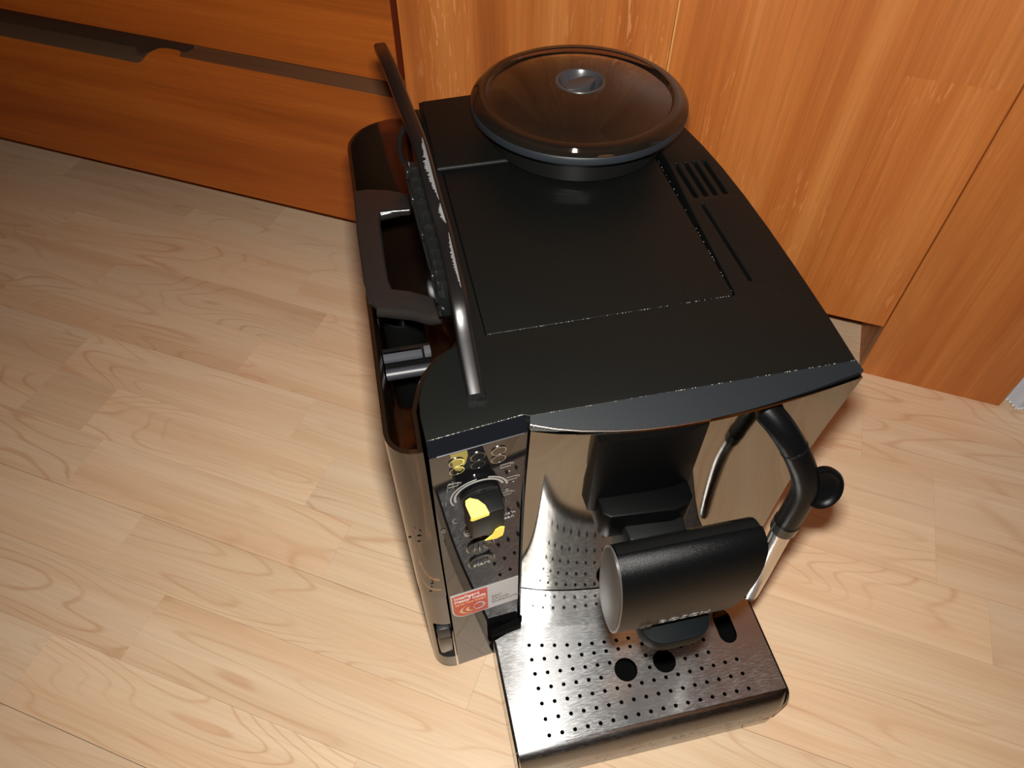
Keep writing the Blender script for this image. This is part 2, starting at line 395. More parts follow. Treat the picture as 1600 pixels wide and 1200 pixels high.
ch = empty('drawer_chest', (0, 0, 0), TH)
tag(ch, 'oiled oak chest of wide drawers with level grain, left of the wardrobe', 'chest of drawers')
box('carcass', (-1.62, CPL+.0235, .0605), (-.2475, CPL+.45, .93), M_OAKH, ch)
box('leg', (-.30, CPL+.06, 0), (-.25, CPL+.40, .0605), M_OAKH, ch)
box('leg', (-1.60, CPL+.06, 0), (-1.55, CPL+.40, .0605), M_OAKH, ch)
box('top_board', (-1.62, CPL-.005, .93), (-.2475, CPL+.455, .955), M_OAKH, ch)
def drawer(z0, z1, pull=True):
    # front with a wide bevel along its upper edge
    y = CPL; b_ = .0125
    prof = [(y, z0), (y+.0225, z0), (y+.0225, z1), (y+.011, z1), (y, z1-b_)]
    d = prism('drawer', prof, -1.618, -.2460, M_OAKH, ch, axis='x')
    q_ = box('side_shade_strip', (-.2460, CPL+.0002, z0+.0002), (-.2454, CPL+.0225, z1-b_-.0002), M_SIDESHADE, None); q_.parent = d; q_.location = (0, 0, 0)  # thin strip over the drawer's side, shade painted in its colour
    if pull:
        # folded metal pull on the upper edge, ending in a swept curve
        def yy(z): return y-.0012+max(0, (z-(z1-b_)))*.88
        low = sp2([(-0.5145, z1-.0030), (-0.5255, z1-.0075), (-0.5375, z1-.0068), (-0.5575, z1-.0075), (-0.5725, z1-.0125), (-0.5845, z1-.0205), (-0.5935, z1-.0275), (-0.6015, z1-.0305), (-0.6225, z1-.0306)], 4)+[(-0.8500, z1-.0306), (-1.10, z1-.0306)]
        vs = []; fs = []; m = 6
        for x, zl in low:
            zs = [zl, zl+(z1-b_-zl)*.5 if zl < z1-b_ else zl+(z1+.0015-zl)*.3, max(zl+(z1+.0015-zl)*.6, z1-b_), z1+.0015]
            zs = sorted(zs)
            vs += [(x, yy(z)-.0012, z) for z in zs]+[(x, yy(z)+.0006, z) for z in reversed(zs)]
        for i in range(len(low)-1):
            for q in range(8): fs.append((8*i+q, 8*i+(q+1) % 8, 8*i+8+(q+1) % 8, 8*i+8+q))
        fs += [tuple(range(8)), tuple(range(8*len(low)-8, 8*len(low)))]
        p_ = mesh('drawer_pull', vs, fs, M_PULL, None, smooth=True, auto=30); p_.parent = d; p_.location = (0, 0, 0); p_['label'] = 'dull metal pull with a swept end'
        e = prism('drawer_edge', [(y-.0003, z1-b_-.0002), (y+.0107, z1+.0003), (y+.0115, z1-.001), (y+.001, z1-b_-.001)], -.5330, -.2460, M_EDGE, None, axis='x'); e.parent = d; e.location = (0, 0, 0)
    return d
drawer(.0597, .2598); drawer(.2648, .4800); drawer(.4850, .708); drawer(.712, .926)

# pale cloth hanging to the floor right of the wardrobe
cv = []; cf = []; NS = 40; NZ = 14
for k in range(NS+1):
    s = .4800+.12*k/NS; y = DP+.012-.0011*k+.0016*math.sin(k*.9)
    for j in range(NZ+1):
        z = .002+.9*j/NZ; y2 = y*(1)+(.002*math.sin(k*.9+j*.3))
        cv.append((s, y2, z))
bs = len(cv)
cv += [(x, y+.0015, z) for x, y, z in cv]
for k in range(NS):
    for j in range(NZ):
        a = k*(NZ+1)+j; cf.append((a, a+NZ+1, a+NZ+2, a+1)); cf.append((bs+a, bs+a+1, bs+a+NZ+2, bs+a+NZ+1))
for j in range(NZ): cf.append((j, j+1, bs+j+1, bs+j)); a = NS*(NZ+1)+j; cf.append((a, bs+a, bs+a+1, a+1))
for k in range(NS): a = k*(NZ+1); cf.append((a, bs+a, bs+a+NZ+1, a+NZ+1)); a += NZ; cf.append((a, a+NZ+1, bs+a+NZ+1, bs+a))
cur = empty('curtain', (0, 0, 0), TH); tag(cur, 'pale grey cloth hem touching the floor right of the wardrobe', 'curtain')
mesh('cloth', cv, cf, M_CLOTH, cur, smooth=True, auto=60)
for k in range(0, NS+1, 1):
    s = .4800+.12*k/NS; y = DP+.012-.0011*k+.0016*math.sin(k*.9)+.002*math.sin(k*.9)
    if k <= 24:
        bm = bmesh.new(); bmesh.ops.create_icosphere(bm, subdivisions=1, radius=.0018, matrix=Matrix.Translation((s, y-.001, .0020)))
        me = bpy.data.meshes.new('bead'); bm.to_mesh(me); bm.free(); link('bead', me, M_WHITEP, cur, True)

# ------------------------------------------------------------------ coffee machine
BASE = Vector((.12, .15, 0))
cm = empty('coffee_machine', BASE)
tag(cm, 'black bean-to-cup coffee machine with steel drip tray standing on the maple floor', 'coffee machine')
H = .35
ARC = [(.055, -.004), (.068, -.0085), (.081, -.0118), (.098, -.0148), (.115, -.0168), (.133, -.0178), (.151, -.0178), (.168, -.0171), (.185, -.0155), (.213, -.012), (.2465, -.0065)]
CUTARC = [(0, -.0049), (-.0008, .012), (0, .023), (.0035, .034), (.009, .045), (.017, .053), (.027, .0585), (.037, .063)]
RIGHT = [(.2446, 0), (.2465, .038), (.2475, .080), (.2478, .119), (.2472, .157), (.2455, .192), (.2425, .222), (.2385, .248), (.232, .28), (.222, .305), (.205, .322), (.18, .331), (.14, .333), (.086, .332), (.040, .3285)]
LEFTB = [(.037, .30), (.0365, .23), (.036, .15), (.036, .10), (.0362, .075)]
# body: everything under the cover
inner = lambda pts, d: [(x+d, y) for x, y in pts]
body_out = [(.0012, .0050), (.0535, .0112)] + [(x, y+.0112) for x, y in ARC] + [(x-.0012, y) for x, y in RIGHT[1:]] + LEFTB + [(.028, .0600), (.018, .0545), (.010, .046), (.0045, .034), (.0012, .023)]
prism('body_shell', body_out, .006, .3440, M_BLACK, cm)
prism('foot_plate', [(.01, .004), (.235, .0), (.235, .30), (.045, .31)], 0, .006, M_HOLE, cm)
# top cover with ventilation slots and the opening of the flap
cover_out = [(0, -.0049), (.0533, .0014), (.056, 0)] + RIGHT + [(.0385, .300), (.038, .23), (.037, .15), (.037, .063)] + list(reversed(CUTARC[1:-1]))
slots = []
for k, x in enumerate((.2130, .2205, .2275, .2350)): slots.append(rrect(x-.0017, .1615, x+.0017, .2045, .0014, 3))
slots.append(rrect(.2128, .0735, .2154, .155, .0011, 3))
flap_o = [(.0440, .0622), (.1985, .0635), (.2000, .0655), (.2045, .150), (.2085, .2065), (.2085, .2310), (.0440, .2310)]
top = plate('top_cover', cover_out, slots+[list(reversed(flap_o))], .3440, .350, M_TOP, cm, bev=.0005)
# dark troughs under the slots and the flap gap come from the body below; the flap itself
flap_i = [(.0446, .0629), (.1975, .0641), (.1989, .0660), (.2002, .150), (.2012, .2090), (.2012, .2302), (.0446, .2302)]
plate('top_flap', flap_i, [], .3446, .3497, M_TOP, cm, bev=.0007)
# raised rear deck with a rounded shoulder that catches the light
deck = [(.0395, .2305), (.215, .2315), (.2385, .2485), (.232, .28), (.222, .305), (.205, .322), (.18, .331), (.14, .333), (.086, .332), (.040, .3285)]
prism('rear_deck', [(.0395, .2285), (.150, .2300), (.180, .2380), (.2050, .245), (.222, .27), (.214, .30), (.199, .316), (.175, .326), (.14, .3285), (.086, .3275), (.041, .3245)], .3490, .3535, M_TOP, cm, bevel=.0022, seg=4)
# front edge: bevel that slopes to the bowed front
sl = .33
crease = [(.0560 + (.2446-.056)*((x-.055)/(.2465-.055)), 0.0) for x, y in ARC]
vs = [(x, y, .35) for x, y in crease] + [(x, y, .35+sl*y) for x, y in ARC] + [(x, y+.0008, .3405) for x, y in ARC] + [(x, 0.004, .3405) for x, y in crease]
n = len(ARC); fs = []
for i in range(n-1):
    for q in range(3): fs.append((q*n+i, q*n+i+1, (q+1)*n+i+1, (q+1)*n+i))
    fs.append((3*n+i, 3*n+i+1, i+1, i))
fs += [(0, n, 2*n, 3*n), (n-1, 4*n-1, 3*n-1, 2*n-1)]
mesh('front_edge', vs, fs, M_LIP, cm, smooth=True, auto=25)
# bright hairline along the left half of the bowed edge
pts = [(x, y-.0003, .35+sl*y-.0006) for x, y in ARC[:7]]
tube('edge_trim', pts, .0006, M_CHROME, cm, seg=8)

def flare(z, w0=.0045, z0=.235, mx=.090):
    u = min(1., max(0., z-.18)/.12); return .0075-.100*(.12*u**2.5/2.5+max(0., z-.30))
ZS = [.004, .0575, .09, .1265, .16, .18, .195, .21, .22, .23, .24, .25, .265, .28, .295, .31, .325, .342]
# left control panel (vertical black glass) in its own slightly turned plane
PL0 = Vector((0.0, -.0089, 0)); PDX = Vector((.0535, .0063, 0)).normalized(); PNO = Vector((PDX.y, -PDX.x, 0))
def PP(x, z, out=0.):
    v = PL0+PDX*x+PNO*(out-flare(min(z, .342))); return Vector((v.x, v.y, z))
vs = []; fs = []; nz = len(ZS)
for z in [.001]+ZS[1:]: vs += [PP(0, z), PP(.0540, z), PP(.0540, z, -.004), PP(0, z, -.004)]
for i in range(nz-1):
    for q in range(4): fs.append((4*i+q, 4*i+(q+1) % 4, 4*i+4+(q+1) % 4, 4*i+4+q))
fs += [(0, 1, 2, 3), (4*nz-4, 4*nz-3, 4*nz-2, 4*nz-1)]
panel = mesh('control_panel', vs, fs, M_PANEL, cm, smooth=True, auto=30)
vs = [PP(0, .3418, .0001), PP(.0538, .3418, .0001), Vector((.0533, .0014, .3498)), Vector((0, -.0049, .3498)), PP(0, .3418, -.003), PP(.0538, .3418, -.003)]
mesh('panel_edge', vs, [(0, 1, 2, 3), (0, 3, 4), (1, 5, 2), (4, 3, 2, 5), (0, 4, 5, 1)], M_GLOSSBEV, cm)
tube('edge_trim', [PP(.004, .3419, .0003), PP(.052, .3419, .0003)], .00045, M_KNOBG, cm, seg=8)
def sub(o, p_):
    """make o a sub-part of p_"""
    mw = root_of(p_); o.parent = p_; o.location = -mw if False else -(mw); return o
def psub(o): o.parent = panel; o.location = (0, 0, 0); return o
def pring(x, z, rx, rz, wd, mt, nm='button_ring'):
    o = plate(nm, circ(x, z, rx, 32, rz), [circ(x, z, rx-wd, 32, rz-wd)], 0, .0006, mt, None, transform=lambda c: PP(c.x, c.y, c.z)); return psub(o)
def ppad(x, z, rx, rz, mt, d=.0005, nm='button'):
    o = plate(nm, circ(x, z, rx, 28, rz), [], 0, d, mt, None, transform=lambda c: PP(c.x, c.y, c.z)); return psub(o)
for z in (.3305, .3215):
    for x in (.0142, .0262, .0380):
        ppad(x, z, .0040, .0040, M_PIANO); pring(x, z, .0043, .0043, .00045, M_CHROME)
M_OVAL = plain('grey_brown_button', (.045, .043, .038, 1), .25)
for z, x in ((.238, .0255), (.2135, .0262), (.1905, .0265)):
    # shallow concave oval button
    nn = 28; vs = []; fs = []
    for q, (s, dd) in enumerate(((1, .0012), (.93, .0016), (.80, .0006), (.5, -.0002), (.0, -.0006))):
        for k in range(nn): g = 2*PI*k/nn; vs.append(PP(x+.0092*s*math.cos(g), z+.0100*s*math.sin(g), dd))
    for q in range(4):
        for k in range(nn): fs.append((q*nn+k, q*nn+(k+1) % nn, (q+1)*nn+(k+1) % nn, (q+1)*nn+k))
    b_ = psub(mesh('button', vs, fs, M_PIANO if False else M_OVAL, None, smooth=True, auto=60))
    pring(x, z, .0098, .0106, .0006, M_CHROME)
TP = lambda x0, z0, d=.0008: (lambda x, y, z: PP(x0+x, z0+y, d+z))
def ptext(s, size, x, z, mt=M_PRINTD, nm='print', d=.0006, align='LEFT', sq=1., bold=.0):
    return psub(text_mesh(s, size, TP(x, z, d), nm, mt, None, align, sq, bold))
ptext('start', .0066, .0262, .1865, M_PRINT, d=.0016, align='CENTER')
ptext('/ | \\.', .0066, .0262, .2095, M_PRINT, d=.0016, align='CENTER')
ptext('Off / I', .0056, .0230, .2350, M_PRINT, d=.0016, align='CENTER')
ptext('calc\u2019n', .0052, .0390, .2462, M_PRINT); ptext('clean', .0052, .0390, .2410, M_PRINT)
ptext('| o', .005, .0400, .2790, M_PRINTD); ptext('0', .0075, .0400, .2640, M_PRINTD)
def pline(pts, wd, mt=M_PRINTD):
    vs = []; fs = []
    for i, (x, z) in enumerate(pts):
        a = pts[max(0, i-1)]; b_ = pts[min(len(pts)-1, i+1)]; t = Vector((b_[0]-a[0], b_[1]-a[1])).normalized(); nx, nz = -t.y*wd/2, t.x*wd/2
        vs += [PP(x+nx, z+nz, .0002), PP(x-nx, z-nz, .0002), PP(x-nx, z-nz, 0), PP(x+nx, z+nz, 0)]
    for i in range(len(pts)-1):
        for q in range(4): fs.append((4*i+q, 4*i+(q+1) % 4, 4*i+4+(q+1) % 4, 4*i+4+q))
    fs += [(0, 1, 2, 3), (4*len(pts)-4, 4*len(pts)-3, 4*len(pts)-2, 4*len(pts)-1)]
    return psub(mesh('print', vs, fs, mt, None))
KX, KZ = .0270, .286
arc = lambda r, a0, a1, n=20: [(KX+r*math.cos(math.radians(a0+(a1-a0)*k/n)), KZ+r*math.sin(math.radians(a0+(a1-a0)*k/n))) for k in range(n+1)]
pline(arc(.0175, 95, 205), .0009, M_PRINT); pline(arc(.0150, 15, 195), .0013, M_PRINT); pline(arc(.0172, 5, 72), .0012, M_PRINT)
for (x, z) in ((.0115, .3045), (.0425, .3105), (.0470, .2925), (.0440, .2745)):
    pline([(x-.003, z-.0016), (x+.003, z-.0016), (x+.0034, z+.0018), (x-.0030, z+.0018), (x-.003, z-.0016)], .0005); pline([(x+.003, z+.001), (x+.0048, z+.0012), (x+.0045, z-.0006)], .0004)
pline([(.009, .3075), (.0135, .3065), (.015, .3035)], .0005); pline([(.0115, .309), (.0115, .301)], .0005)
pline([(.008, .302), (.008, .297)], .0004); pline([(.0065, .286), (.0065, .281)], .0004); pline([(.0045, .286), (.0045, .2835)], .0004)
pline([(.0110, .2610), (.0095, .2585), (.0100, .2555), (.012, .2540)], .0008, M_PRINTD)
ptext('0', .006, .0015, .2475, M_PRINTD); ptext('.', .008, .044, .303, M_PRINT); ptext('.', .008, .047, .288, M_PRINT)

# rotary selector with its broad grip
kb = plate('selector_knob', circ(KX+.0005, KZ-.002, .0125, 40), [], 0, .010, M_PIANO, None, bev=.001, transform=lambda c: PP(c.x, c.y, c.z))
kb.parent = panel; kb.location = (0, 0, 0)
def pbox(name, x0, x1, z0, z1, o0, o1, mt, taper=0., bevel=.0008):
    vs = [PP(x0, z0, o0), PP(x1, z0, o0), PP(x1, z1, o0), PP(x0, z1, o0), PP(x0+taper, z0+taper, o1), PP(x1-taper, z0+taper, o1), PP(x1-taper, z1, o1), PP(x0+taper, z1, o1)]
    return mesh(name, vs, [(0, 3, 2, 1), (4, 5, 6, 7), (0, 1, 5, 4), (1, 2, 6, 5), (2, 3, 7, 6), (3, 0, 4, 7)], mt, None, bevel=bevel)
kg = pbox('knob_grip', .0150, .0365, .2700, .3010, .008, .0215, M_TOP, taper=.0012); kg.parent = panel; kg.location = (0, 0, 0)
# yellow tape wrapped over the left corner of the grip, and a second bit below
tp = [(.0150, .0135), (.0157, .0105), (.0185, .0095), (.0225, .012), (.0253, .0165), (.0260, .0218), (.0210, .0225), (.0157, .0222)]
vs = [PP(x, .3014, o) for x, o in tp]+[PP(x, .3018, o) for x, o in tp]; n = len(tp)
t1 = mesh('yellow_tape', vs, [tuple(range(n)), tuple(range(2*n-1, n-1, -1))]+[(i, (i+1) % n, n+(i+1) % n, n+i) for i in range(n)], M_YELLOW, None)
t1.parent = panel; t1.location = (0, 0, 0); t1['label'] = 'torn yellow tape on the knob'
tp = [(.0157, .3016), (.0260, .3016), (.0258, .2990), (.0165, .2975), (.0151, .2990)]
vs = [PP(x, z, .0216) for x, z in tp]+[PP(x, z, .0222) for x, z in tp]; n = len(tp)
t1b = mesh('yellow_tape', vs, [tuple(range(n)), tuple(range(2*n-1, n-1, -1))]+[(i, (i+1) % n, n+(i+1) % n, n+i) for i in range(n)], M_YELLOW, None)
t1b.parent = panel; t1b.location = (0, 0, 0)
tp = [(.0235, .2655), (.0280, .2700), (.0300, .2760), (.0330, .2780), (.0355, .2765), (.0352, .2700), (.0345, .2655), (.0305, .2635)]
vs = [PP(x, z, .0216) for x, z in tp]+[PP(x, z, .0221) for x, z in tp]; n = len(tp)
t2 = mesh('yellow_tape', vs, [tuple(range(n)), tuple(range(2*n-1, n-1, -1))]+[(i, (i+1) % n, n+(i+1) % n, n+i) for i in range(n)], M_YELLOW, None)
t2.parent = panel; t2.location = (0, 0, 0)

# sticker
def spoly(pts, d0, d1, mt, nm):
    vs = [PP(x, z, d0) for x, z in pts]+[PP(x, z, d1) for x, z in pts]; n = len(pts)
    o = mesh(nm, vs, [tuple(range(n)), tuple(range(2*n-1, n-1, -1))]+[(i, (i+1) % n, n+(i+1) % n, n+i) for i in range(n)], mt, None); return o
SZ = -.001
st_out = [(.0540, .1475+SZ), (.0010, .1475+SZ), (.0010, .1205+SZ)]+[(.0010+.010*(1-math.cos(a)), .1205+SZ-.0150*math.sin(a)) for a in [PI/2*k/8 for k in range(1, 9)]]+[(.0540, .1055+SZ)]
stk = spoly(st_out, 0.0001, .0004, M_SILVER, 'sticker'); stk.parent = cm; stk.location = -BASE; stk['label'] = 'red and silver sticker on the panel'
def ssub(o): o.parent = stk; o.location = (0, 0, 0); return o
rd = [(.0295, .1460+SZ), (.0022, .1460+SZ), (.0022, .1205+SZ)]+[(.0022+.0088*(1-math.cos(a)), .1205+SZ-.0135*math.sin(a)) for a in [PI/2*k/8 for k in range(1, 9)]]+[(.0295, .1070+SZ)]
ssub(spoly(rd, .0004, .0005, M_RED, 'red_field'))
def stext(s, size, x, z, mt, sq=1., bold=.0): return ssub(text_mesh(s, size, lambda a, b2, c: PP(x+a, z+b2, .0006+c*.5), 'print', mt, None, 'LEFT', sq, bold))
stext('Intelligent', .0062, .0035, .1395+SZ, M_WHITEP, .80, .0001); stext('Heater Inside', .0062, .0035, .1335+SZ, M_WHITEP, .72, .0001); stext('Senso Flow System', .0048, .0038, .1283+SZ, M_GOLD, .66)
for (x0, sc_, a0, a1, wd) in ((.0165, 1.0, 100, 305, .0026), (.0175, .62, 110, 300, .0032)):
    pt = []
    for k in range(17):
        a = math.radians(a0+(a1-a0)*k/16); pt.append((x0+.0098*sc_*math.cos(a), .1175+SZ+.0076*sc_*math.sin(a), wd*math.sin(PI*(k+.6)/17.2)))
    op = [(x, z) for x, z, w_ in pt]+[(x+w_*.9, z) for x, z, w_ in reversed(pt)]
    vs = [PP(x, z, .0006) for x, z in op]+[PP(x, z, .0007) for x, z in op]; nn = len(op); fs = []
    for k in range(16): fs += [(k, k+1, nn-2-k, nn-1-k), (nn+nn-1-k, nn+nn-2-k, nn+k+1, nn+k)]
    ssub(mesh('swirl', vs, fs, M_GOLD, None))
a_ = plate('swirl', circ(.0225, .1185+SZ, .0048, 28, .0060), [circ(.0219, .1185+SZ, .0036, 28, .0048)], 0, .0002, M_SILVER, None, transform=lambda c: PP(c.x, c.y, .0006+c.z)); ssub(a_)
stext('BEST', .0044, .0325, .1240+SZ, M_TEXTD, .9); stext('AROMA', .0044, .0325, .1190+SZ, M_TEXTD, .9); stext('GUARANTEE', .0044, .0325, .1140+SZ, M_TEXTD, .9)

# polished bowed steel front, and the kick strip below the seam
def bowed(name, z0, z1, mt, off=0., arc_=ARC, th=.0030):
    P_ = sp2(arc_, 8); n = len(P_); zs = [z0]+[z for z in ZS if z0+.002 < z < z1-.002]+[z1]; m = len(zs)
    vs = [(x, y-off+flare(z), z) for z in zs for x, y in P_]+[(x, y-off+th+flare(z), z) for z in zs for x, y in P_]; fs = []; K = n*m
    for j in range(m-1):
        for i in range(n-1):
            a = j*n+i; fs.append((a, a+1, a+n+1, a+n)); fs.append((K+a, K+a+n, K+a+n+1, K+a+1))
        a = j*n; fs.append((a, a+n, K+a+n, K+a)); a = j*n+n-1; fs.append((a, K+a, K+a+n, a+n))
    for i in range(n-1): fs.append((i, K+i, K+i+1, i+1)); a = (m-1)*n+i; fs.append((a, a+1, K+a+1, K+a))
    return mesh(name, vs, fs, mt, cm, smooth=True, auto=30)
bowed('steel_front', .1275, .3440, M_WALLS)
bowed('kick_strip', .0545, .1265, M_KICK, .0006)
ZB = .0068

# ---- drip tray
TZ = .0548; TXL, TXR = .0300, .2540
rear = [(.0300, -.0050), (.0538, -.0020), (.0560, .0000), (.068, -.0042), (.081, -.0075), (.098, -.0105), (.115, -.0125), (.133, -.0135), (.151, -.0135), (.168, -.0128), (.185, -.0112), (.213, -.0077), (.2440, -.0030), (.2525, -.0015)]
tray = empty('drip_tray', (0, 0, 0)); tray.parent = cm; tray.location = (TXL+.112-BASE.x, -.06-BASE.y, 0)
tray['label'] = 'perforated brushed steel drip tray'
holes = []
NXH = 17
for j in range(7):
    yb = -.0870+j*.0122
    for i in range(NXH+1):
        x = .0585+i*.0103-(.0006 if j < 6 else 0)
        if x > .232: continue
        bow = -.0120*(math.sin(PI*min(1, max(0, (x-.040)/.21))))*(j/6.)**1.5 if True else 0
        y = yb+bow
        if j == 6: y = -.0140+(-.0140)*math.sin(PI*min(1, max(0, (x-.048)/.19)))
        if math.hypot(x-.1310, y+.0520) < .0125 or math.hypot(x-.1640, y+.0520) < .0125: continue
        if abs(x-.2230) < .0110 and -.055 < y < -.015: continue
        if x > .236: continue
        holes.append(circ(x, y, .0016, 12))
big = [circ(.1310, -.0522, .0094, 40), circ(.1640, -.0522, .0094, 40)]
big.append([( .2225+.0076*math.cos(a)+ (.0015), -.0285+.0080*math.sin(a)) for a in [PI*k/10 for k in range(11)]]+[(.2240-.0076*math.cos(a), -.0420-.0080*math.sin(a)) for a in [PI*k/10 for k in range(11)]])
YF = -.0930
rear = [(x, y+.0028) for x, y in rear]
outl = [(TXL+.0016, YF)]+[(TXR-.0016, YF)]+list(reversed(rear))
outl[2] = (TXR-.0016, -.0015)
outl[-1] = (TXL+.0016, -.0066)
tp_ = plate('tray_plate', outl, big+holes, TZ-.0012, TZ, M_TRAY, None)
tp_.parent = tray; tp_.location = (0, 0, 0); tp_.location = -root_of(tray)
# rolled front edge
prof = []
for k in range(11):
    a = PI/2*k/10; prof.append((YF-.0115*math.sin(a), TZ-.020+.020*math.cos(a)))
prof += [(YF-.0118, .024), (YF-.0110, .014)]
xs = [TXL+.0016]+[TXL+.005+k*(TXR-TXL-.013)/16 for k in range(17)]
R_ = .010
for k in range(1, 7): a = PI/2*k/6; xs.append(TXR-.0016-R_+R_*math.sin(a))
def frx(x):
    d = x-(TXR-.0016-R_); return (R_-math.sqrt(max(0, R_*R_-d*d)))*.9 if d > 0 else 0
xs = sorted(set(xs)); vs = []; fs = []; m_ = len(prof)
for x in xs:
    for i, (y, z) in enumerate(prof): vs.append((x, min(YF, y+frx(x)*(min(1, (YF-y)/.0115))), z))
for a in range(len(xs)-1):
    for i in range(m_-1): fs.append((a*m_+i, (a+1)*m_+i, (a+1)*m_+i+1, a*m_+i+1))
M_ROLL = metal('brushed_steel_rolled_edge', (.20, .20, .205, 1), .26, aniso=.6, tangent=(0, 1, -.3), scratch=.15)
o = mesh('tray_front', vs, fs, M_ROLL, None, smooth=True, auto=70); o.parent = tray; o.location = -root_of(tray)
# black plastic tub under the plate
tub = [(TXL, -.004), (TXL, -.098), (TXL+.001, -.1025), (TXL+.003, -.1040), (TXR-.010, -.1040), (TXR-.004, -.1022), (TXR-.0005, -.0965), (TXR, -.090), (TXR, -.0105)] 
tub_full = tub+[(x, y+.002) for x, y in reversed(rear[1:-1])]
b1 = prism('tray_tub', [(x*1.0, y) for x, y in tub_full], .003, .014, M_PIANO, None); b1.parent = tray; b1.location = -root_of(tray)
# side walls of the tub following the profile
for nm, x0, x1 in (('tub_side', TXL, TXL+.0017), ('tub_side', TXR-.0017, TXR)):
    yb = -.0068 if x0 < .1 else -.0105
    rr_ = .0 if x0 < .1 else .008
    pf = [(yb, .012), (yb, TZ-.0004), (YF, TZ-.0004)]+[(YF-(.0118-rr_*.5)*math.sin(PI/2*k/8), TZ-.020+.0196*math.cos(PI/2*k/8)) for k in range(1, 9)]+[(YF-.0122+rr_*.5, .012)]
    o = prism(nm, pf, x0, x1, M_PIANO, None, axis='x'); o.parent = tray; o.location = -root_of(tray)
o = prism('tub_floor', [(TXL+.002, -.016), (TXL+.002, -.100), (TXR-.004, -.100), (TXR-.002, -.0125), (.213, -.019), (.151, -.025), (.098, -.0225), (.0540, -.013)], .014, .018, M_HOLE, None); o.parent = tray; o.location = -root_of(tray)
# thin bright edge along the left of the plate
tube('tray_edge', [(TXL+.0017, -.008, TZ+.0001), (TXL+.0017, YF, TZ+.0001)]+[(TXL+.0017, y, z+.0001) for y, z in prof[1:11]], .0005, M_CHROME, cm, seg=6)
# black slot between panel and tray
prism('tray_seat', [(.0290, -.0010), (.0540, .0050), (.0550, -.0010), (.0300, -.0052)], .0540, .0640, M_HOLE, cm)
prism('tray_support', [(.031, -.001), (.054, .002), (.068, -.0025), (.10, -.0085), (.151, -.011), (.21, -.006), (.2480, .001), (.2480, .01), (.03, .008)], .006, .0535, M_HOLE, cm)

# ---- spout head
col = [(.0880, -.0030), (.0885, -.0190), (.094, -.0212), (.120, -.0224), (.140, -.0222), (.1500, -.0200), (.1530, -.0060)]
prism('spout_guide', col, .272, .3435, M_SHADE, cm)
blk = [(.0925, -.0080), (.0925, -.0310), (.097, -.0345), (.135, -.0375), (.1445, -.0355), (.1485, -.0310), (.1500, -.0100)]
prism('spout_carriage', blk, .262, .287, M_SHADE, cm, bevel=.0015)
nk = [(.1055, -.0250), (.1065, -.044), (.112, -.050), (.124, -.052), (.136, -.050), (.1420, -.044), (.1440, -.0250)]
prism('spout_neck', [(x, y) for x, y in nk], .225, .2740, M_TOP, cm, bevel=.002, seg=3)
def ellp(yc, zc, a, b_, n=40, tilt=-.12):
    out = []
    for k in range(n):
        g = 2*PI*k/n; ca, sa = math.cos(g), math.sin(g)
        # superellipse, slightly fuller than an ellipse
        dy = a*math.copysign(abs(ca)**.92, ca); dz = b_*math.copysign(abs(sa)**.92, sa)
        out.append((yc+dy*math.cos(tilt)-dz*math.sin(tilt), zc+dy*math.sin(tilt)+dz*math.cos(tilt)))
    return out
SX0, SX1 = .0935, .1815
SY, SZc = -.0600, .2460
def slant(o):
    for v in o.data.vertices:
        if v.co.x > .15: v.co.x -= max(0, (.278-v.co.z))*.28
EL = ellp(SY, SZc, .0190, .0375, 56)
kf = [p_ for p_ in EL if (p_[0]-SY)-.10*(p_[1]-SZc) < .0010]
kb_ = [p_ for p_ in ellp(SY, SZc, .0187, .0372, 56) if (p_[0]-SY)-.10*(p_[1]-SZc) > -.0022]
# order each half as one closed outline
kf = sorted(kf, key=lambda p_: math.atan2(p_[1]-SZc, -(p_[0]-SY)+.0005)); kb_ = sorted(kb_, key=lambda p_: math.atan2(p_[1]-SZc, (p_[0]-SY)+.003))
slant(prism('spout_cover', kf, SX0, SX1, M_COVER, cm, axis='x', bevel=.0005))
slant(prism('cover_back', kb_, SX0+.0012, SX1-.001, M_PIANO, cm, axis='x'))
prism('end_cap', ellp(SY, SZc, .0176, .0358, 56), SX0-.0010, SX0+.0002, M_CAP, cm, axis='x', bevel=.0003)
prism('cap_rim', ellp(SY, SZc, .0188, .0373, 56), SX0-.0004, SX0+.0001, plain('pale_rim', (.25, .24, .23, 1), .3, metal=.7), cm, axis='x')
# outlet tongue under the head
tg = rrect(.1140, -.0850, .1600, -.030, .014, 8)
prism('outlet', tg, .193, .2060, M_TONGUE, cm, bevel=.0012)
for x in (.125, .142): lathe('nozzle', [(0, .186), (.0045, .186), (.005, .1935), (0, .1935)], (x, -.055), M_BLACK, cm, 24)
